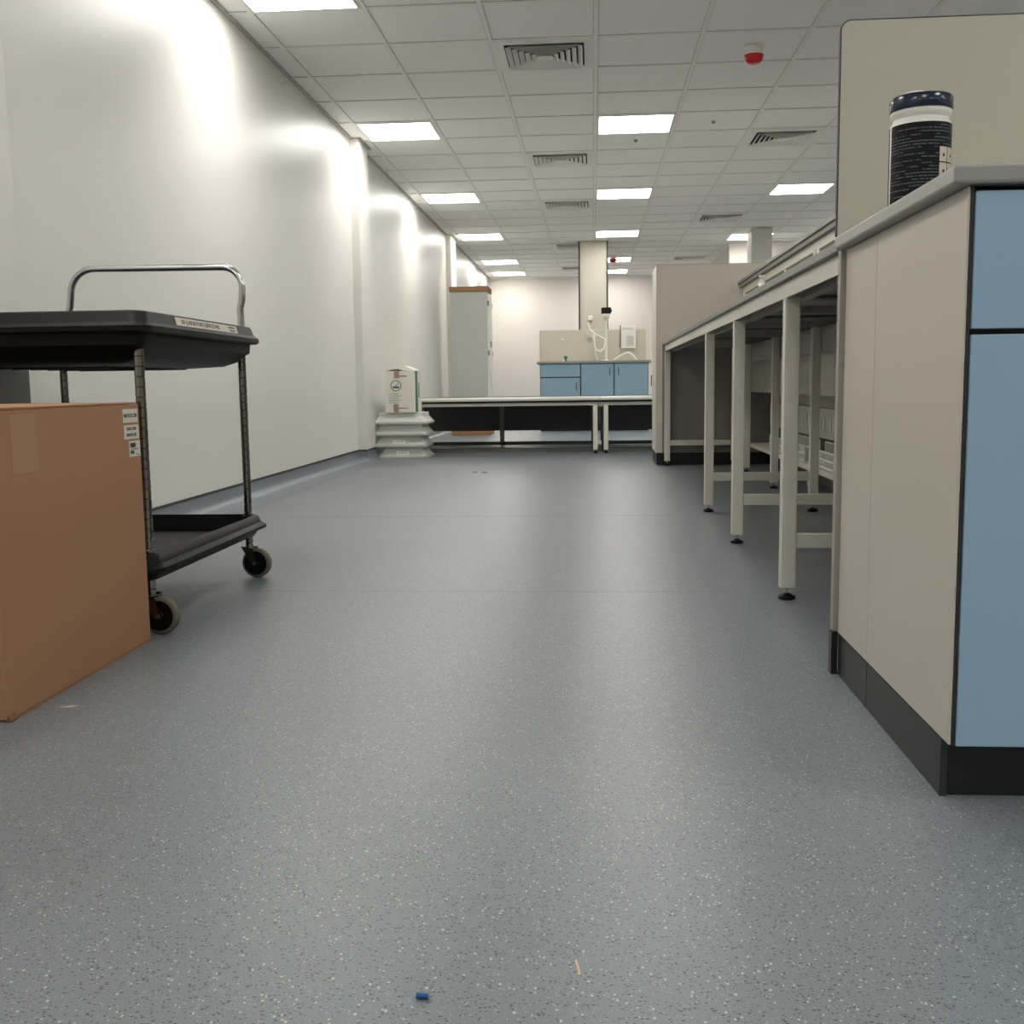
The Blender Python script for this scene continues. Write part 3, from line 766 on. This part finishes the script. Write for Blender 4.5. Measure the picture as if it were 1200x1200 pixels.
for i in range(36):
    a = 2*pi*i/36; a2 = 2*pi*(i+1)/36
    lg.quad((cx+.047*cos(a), fy-.0007, cz+.047*sin(a)), (cx+.047*cos(a2), fy-.0007, cz+.047*sin(a2)), (cx+.040*cos(a2), fy-.0007, cz+.040*sin(a2)), (cx+.040*cos(a), fy-.0007, cz+.040*sin(a)))
lg.box(cx-.028, cx+.028, fy-.0009, fy-.0003, cz-.022, cz-.006)
lg.prism([(cx-.010, cz-.002), (cx+.002, cz-.006), (cx+.026, cz+.026), (cx+.020, cz+.026), (cx+.001, cz+.004)], 'y', fy-.0009, fy-.0003)
gc.part(lg, 'round_mark', M['green'], label='round green emblem')
tx = MB()
for k in range(5): tx.box(-1.735, -1.735+(.11 if k % 2 else .085), fy-.0007, fy-.0002, .545-k*.018, .553-k*.018)
gc.part(tx, 'print', M['palegreen'])
gc.part(MB().box(-1.640, -1.575, fy-.0007, fy-.0002, gz1-.048, gz1-.040).box(-1.65, -1.570, fy-.0007, fy-.0002, gz0+.035, gz0+.041), 'print_line', M['ink'])

# ------------------------------------------------------------------ tall grey cabinet by the left wall
tc = Thing('storage_cabinet', (-1.5, 13.4, 0), 'tall grey-green cabinet on the left beyond the low tables', 'cabinet')
tc.part(MB().box(-1.738, -1.286, 13.17, 13.64, .060, 1.742), 'body', M['cabgrey'], bevel=.004)
for y0, y1 in ((13.18, 13.402), (13.408, 13.63)):
    d = tc.part(MB().box(-1.2855, -1.270, y0, y1, .08, 1.72), 'door', M['white'], bevel=.003)
    yy = y1-.03 if y0 < 13.3 else y0+.03
    tc.part(MB().box(-1.2695, -1.255, yy-.012, yy+.012, 1.08, 1.15), 'handle', M['silver'], parent=d)
    for z in (.35, 1.0, 1.6): tc.part(MB().cyl((-1.272, y0+.002 if y0 < 13.3 else y1-.002, z-.03), (-1.272, y0+.002 if y0 < 13.3 else y1-.002, z+.03), .008, n=10), 'hinge', M['ink'], parent=d)
o = MB().prism([(-1.745, 1.743), (-1.274, 1.743), (-1.272, 1.806), (-1.747, 1.802)], 'y', 13.15, 13.66).build('cardboard_tray', M['card'], bevel=.003)
tag(o, 'flat brown cardboard cover lying on top of the tall grey cabinet', 'cardboard', )
o = MB().prism([(-1.745, .0), (-1.262, .0), (-1.266, .059), (-1.742, .059)], 'y', 13.14, 13.66).build('cardboard_tray', M['card'], bevel=.003)
tag(o, 'brown cardboard base under the tall grey cabinet, seen beneath the low table', 'cardboard')

# ------------------------------------------------------------------ far blue bench
def far_unit(x0, x1, kind, label):
    t = Thing('base_cabinet', ((x0+x1)/2, 14.05, 0), label, 'base cabinet', 'blue cabinets of the far bench')
    t.part(MB().box(x0, x1, 14.052, 15.02, .095, .872), 'body', M['edge'])
    g_ = .006
    if kind == 'drawer':
        t.part(MB().box(x0+g_, x1-g_, 14.030, 14.050, .704, .868), 'drawer', M['blue'])
        d = t.part(MB().box(x0+g_, x1-g_, 14.030, 14.050, .10, .690), 'door', M['blue'])
        hx, z0, z1 = x1-.055, .529, .623
    else:
        d = t.part(MB().box(x0+g_, x1-g_, 14.030, 14.050, .10, .868), 'door', M['blue'])
        hx = x1-.055 if kind == 'left' else x0+.055; z0, z1 = .721, .812
    t.part(MB().tube([(hx, 14.031, z0), (hx, 14.010, z0), (hx, 14.010, z1), (hx, 14.031, z1)], .006, 8), 'handle', M['darkgrey'], parent=d)
    t.part(MB().box(x0, x1, 14.09, 14.11, 0, .094), 'plinth', M['plinth'])
    return t
fl_ = far_unit(-.690, -.165, 'drawer', 'left unit of the far blue bench with a drawer above its door')
far_unit(-.163, .269, 'left', 'middle full-height blue door unit of the far bench, handle at its right')
fr_ = far_unit(.271, .712, 'right', 'right full-height blue door unit of the far bench, handle at its left')
fl_.part(MB().box(-.697, -.6905, 14.03, 15.02, 0, .8725), 'side_panel', M['white'], label='white side panel')
fr_.part(MB().box(.7125, .719, 14.03, 15.02, 0, .8725), 'side_panel', M['white'], label='white side panel')
o = MB().box(-.731, .745, 14.0, 15.07, .873, .905).build('worktop', M['worktop'], bevel=.003); tag(o, 'grey worktop on the far blue cabinets', 'worktop')
bs = Thing('back_screen', (0, 15.09, .9), 'wide beige back screen standing behind the far blue worktop', 'screen')
bs.part(MB().box(-.738, .728, 15.072, 15.098, .906, 1.348), 'board', M['screen'], bevel=.002)
bs.part(MB().box(-.748, -.739, 15.066, 15.100, .906, 1.352).box(.729, .738, 15.066, 15.100, .906, 1.352).box(-.738, .728, 15.0722, 15.100, 1.3485, 1.353), 'edging', M['steel'])
# instrument on a stand
YF = 14.80
sd = Thing('sampling_stand', (.175, YF, .905), 'white pole stand with a black display box and a side arm on the far worktop', 'instrument stand')
sd.part(MB().lathe([(.11, .0005), (.11, .012), (.03, .024), (.02, .03)], 32, Matrix.Translation((.175, YF, .905))), 'base', M['white'], smooth=True)
sd.part(MB().cyl((.175, YF, .93), (.175, YF, 1.47), .020, n=16), 'pole', M['white'], smooth=True)
sd.part(MB().lathe([(.021, 1.455), (.030, 1.47), (.070, 1.51), (.075, 1.548)], 4, Matrix.Translation((.178, YF, 0)) @ Matrix.Rotation(pi/4, 4, 'Z')), 'bracket', M['white'])
sd.part(MB().box(.112, .245, YF-.05, YF+.04, 1.549, 1.632), 'display_box', M['black'], bevel=.006, label='black display box')
sd.part(MB().cyl((.245, YF, 1.59), (.256, YF, 1.59), .016, n=14), 'knob', M['black'])
sd.part(MB().tube([(.165, YF-.01, 1.20), (.06, YF-.02, 1.26), (-.035, YF-.03, 1.325), (-.055, YF-.03, 1.36), (-.070, YF-.03, 1.44)], .014, 10), 'arm', M['white'], smooth=True)
def catmull(pts, n=8):
    out = []; P = [Vector(p) for p in pts]; P = [P[0]*2-P[1]]+P+[P[-1]*2-P[-2]]
    for i in range(1, len(P)-2):
        for k in range(n):
            t = k/n; a, b, c, d = P[i-1:i+3]
            out.append(.5*((2*b)+(c-a)*t+(2*a-5*b+4*c-d)*t*t+(3*b-a-3*c+d)*t**3))
    out.append(P[-2]); return out
sd.part(MB().tube(catmull([(.02, YF-.03, 1.29), (.018, YF-.05, 1.18), (.03, YF-.05, 1.09), (.09, YF-.05, 1.045), (.145, YF-.04, 1.09), (.160, YF-.03, 1.18), (.165, YF-.02, 1.21)]), .011, 8), 'hose', M['white'], smooth=True)
sd.part(MB().tube(catmull([(.01, YF-.03, 1.25), (.025, YF-.04, 1.08), (.045, YF-.04, .97), (.06, YF-.03, .925)]), .008, 8), 'hose', M['white'], smooth=True)
h_ = MB().tube(catmull([(.28, YF-.05, .925), (.36, YF-.05, .975), (.47, YF-.05, 1.02), (.54, YF-.05, .985), (.585, YF-.05, .918)]), .012, 8).build('hose', M['white'], smooth=True)
tag(h_, 'curved white hose lying in an arc on the far worktop right of the pole stand', 'hose')
o = MB().box(-.070, -.010, 15.102, 15.139, 1.485, 1.545).build('wall_fitting', M['white'], bevel=.004); tag(o, 'small white outlet on the front of the boxed column above the far bench', 'outlet')
wf = Thing('notice', (-.045, 15.06, 1.2), 'small pale notice with a dark stripe on the far back screen under the side arm', 'notice')
wf.part(MB().box(-.092, .008, 15.062, 15.0718, 1.205, 1.345), 'sheet', M['paper'])
wf.part(MB().box(-.075, -.008, 15.060, 15.0618, 1.222, 1.232), 'stripe', M['bluecap'])
wf.part(MB().box(-.060, -.025, 15.060, 15.0618, 1.245, 1.252).box(-.060, -.03, 15.060, 15.0618, 1.27, 1.278).box(-.06, -.035, 15.06, 15.0618, 1.30, 1.307), 'print', M['palegreen'])
pc = Thing('poster_case', (.48, 15.0, 1.25), 'white paper in a clear sleeve hanging on the far back screen at right', 'document')
pc.part(MB().box(.383, .590, 15.040, 15.048, 1.093, 1.405), 'sheet', M['white'])
pc.part(MB().box(.370, .382, 15.025, 15.0655, 1.100, 1.405), 'side_edge', M['ink'], label='dark side edge')
pc.part(MB().box(.383, .585, 15.0485, 15.0718, 1.096, 1.403), 'holder', M['cabgrey'])
pt = MB().box(.435, .447, 15.0375, 15.0395, 1.12, 1.295).box(.447, .53, 15.0375, 15.0395, 1.275, 1.295)
pc.part(pt, 'white_band', M['light_frame'])
pt = MB()
for k in range(7): pt.box(.458, .56, 15.0378, 15.0395, 1.13+k*.02, 1.136+k*.02)
pt.box(.40, .565, 15.0378, 15.0395, 1.345, 1.35).box(.40, .54, 15.0378, 15.0395, 1.365, 1.37)
pc.part(pt, 'print', M['browntape'])
o = MB().lathe([(.006, 0), (.014, .004), (.016, .02), (.010, .032)], 14, Matrix.Translation((-.428, 15.071, 1.222)) @ Matrix.Rotation(pi/2, 4, 'X')).build('hook', M['white'], smooth=True); tag(o, 'tiny white hook on the left part of the far back screen', 'hook')
gt = Thing('green_clip', (-.374, 14.8, .905), 'small green and white knob on the far worktop left of the pole stand', 'clip')
gt.part(MB().lathe([(.016, .0005), (.014, .012), (.010, .045), (.022, .052), (.026, .072), (.018, .085)], 16, Matrix.Translation((-.374, 14.8, .905))), 'knob', M['green'], smooth=True)
gt.part(MB().lathe([(.010, .0), (.012, .03), (.008, .034)], 12, Matrix.Translation((-.405, 14.79, .9055))), 'base', M['white'], smooth=True)
cb = Thing('cupboard', (1.3, 19.6, 0), 'low pale cupboard by the far wall just right of the far blue bench', 'cupboard')
cb.part(MB().box(1.00, 1.80, 19.45, 19.93, .0, .86), 'body', M['light_frame'], bevel=.004)
cb.part(MB().box(1.01, 1.40, 19.435, 19.449, .05, .85), 'door', M['white']); cb.part(MB().box(1.41, 1.79, 19.435, 19.449, .05, .85), 'door', M['white'])
cb.part(MB().box(1.03, 1.045, 19.415, 19.434, .55, .75), 'handle', M['ink'])

# ------------------------------------------------------------------ litter and floor marks
o = MB().cyl((-.182, 1.013, .0032), (-.170, 1.012, .0032), .003, n=16).build('pen_cap', M['bluecap'], bevel=.0008, smooth=True); tag(o, 'tiny blue plastic plug on the floor at the bottom of the photo', 'plug')
o = MB().loops([[(-.0228, 1.093, .0004), (-.0205, 1.094, .0004), (-.0155, 1.066, .0004), (-.0180, 1.065, .0004)], [(-.0222, 1.092, .0018), (-.0210, 1.092, .0018), (-.0162, 1.068, .0018), (-.0174, 1.068, .0018)]]).build('wood_splinter', M['wood']); tag(o, 'pale wood splinter lying on the floor near the bottom of the photo', 'splinter')
o = MB().loops([[(-1.052, 1.972, .0004), (-1.030, 1.985, .0004), (-1.012, 1.984, .0004), (-1.03, 1.970, .0004)], [(-1.048, 1.974, .0010), (-1.030, 1.983, .0012), (-1.016, 1.982, .001), (-1.03, 1.972, .001)]]).build('plastic_scrap', M['paper']); tag(o, 'thin pale scrap on the floor beside the bottom edge of the cardboard box', 'scrap')
for i, (x, y, w_, l_) in enumerate(((-.84, 7.55, .05, 'left of the two dark dirt specks on the far floor in mid aisle'), (-.77, 7.50, .07, 'right of the two dark dirt specks on the far floor in mid aisle'))):
    r_ = []
    for k in range(8):
        a = 2*pi*k/8; r_.append((x+w_*.5*cos(a)*random.uniform(.6, 1), y+.035*sin(a)*random.uniform(.6, 1)))
    o = MB().loops([[(a, b, .0004) for a, b in r_], [(x+(a-x)*.6, y+(b-y)*.6, .004) for a, b in r_]]).build('dirt_speck', M['ink']); tag(o, l_, 'dirt', 'dark specks on the floor')
o = MB().loops([[(.205-.009, 4.245, .0004), (.205+.009, 4.245, .0004), (.205, 4.262, .0004)], [(.203, 4.248, .003), (.207, 4.248, .003), (.205, 4.252, .003)]]).build('paper_crumb', M['paper']); tag(o, 'tiny white crumb on the floor beside the second bench leg', 'crumb')
# welded sheet joints in the vinyl
struct(MB().box(-1.75, RX, 3.160, 3.1635, 0, .0003).box(-1.75, RX, 5.0, 5.0035, 0, .0003), 'trim_9', mat('vinyl_joint', (122,125,127), rough=.5))

# ------------------------------------------------------------------ world and camera
wd = bpy.data.worlds.new('World'); S.world = wd; wd.use_nodes = True
wd.node_tree.nodes['Background'].inputs[0].default_value = (.8, .85, .9, 1); wd.node_tree.nodes['Background'].inputs[1].default_value = .05
cam = bpy.data.cameras.new('Camera'); co = bpy.data.objects.new('Camera', cam); COL.objects.link(co); S.camera = co
cam.sensor_width = 36; cam.lens = 36*1254.3/1200; cam.clip_start = .05; cam.clip_end = 100
pitch, yaw, roll = -.119, -.0768, -.0132
f = Vector((sin(yaw)*cos(pitch), cos(yaw)*cos(pitch), sin(pitch)))
r0 = Vector((cos(yaw), -sin(yaw), 0)); u0 = r0.cross(f)
rr = cos(roll)*r0+sin(roll)*u0; uu = -sin(roll)*r0+cos(roll)*u0
mw = Matrix((rr, uu, -f)).transposed().to_4x4(); mw.translation = (0, 0, .62)
co.matrix_world = mw
S.view_settings.exposure = 0.40

S.cycles.max_bounces = 12; S.cycles.diffuse_bounces = 8
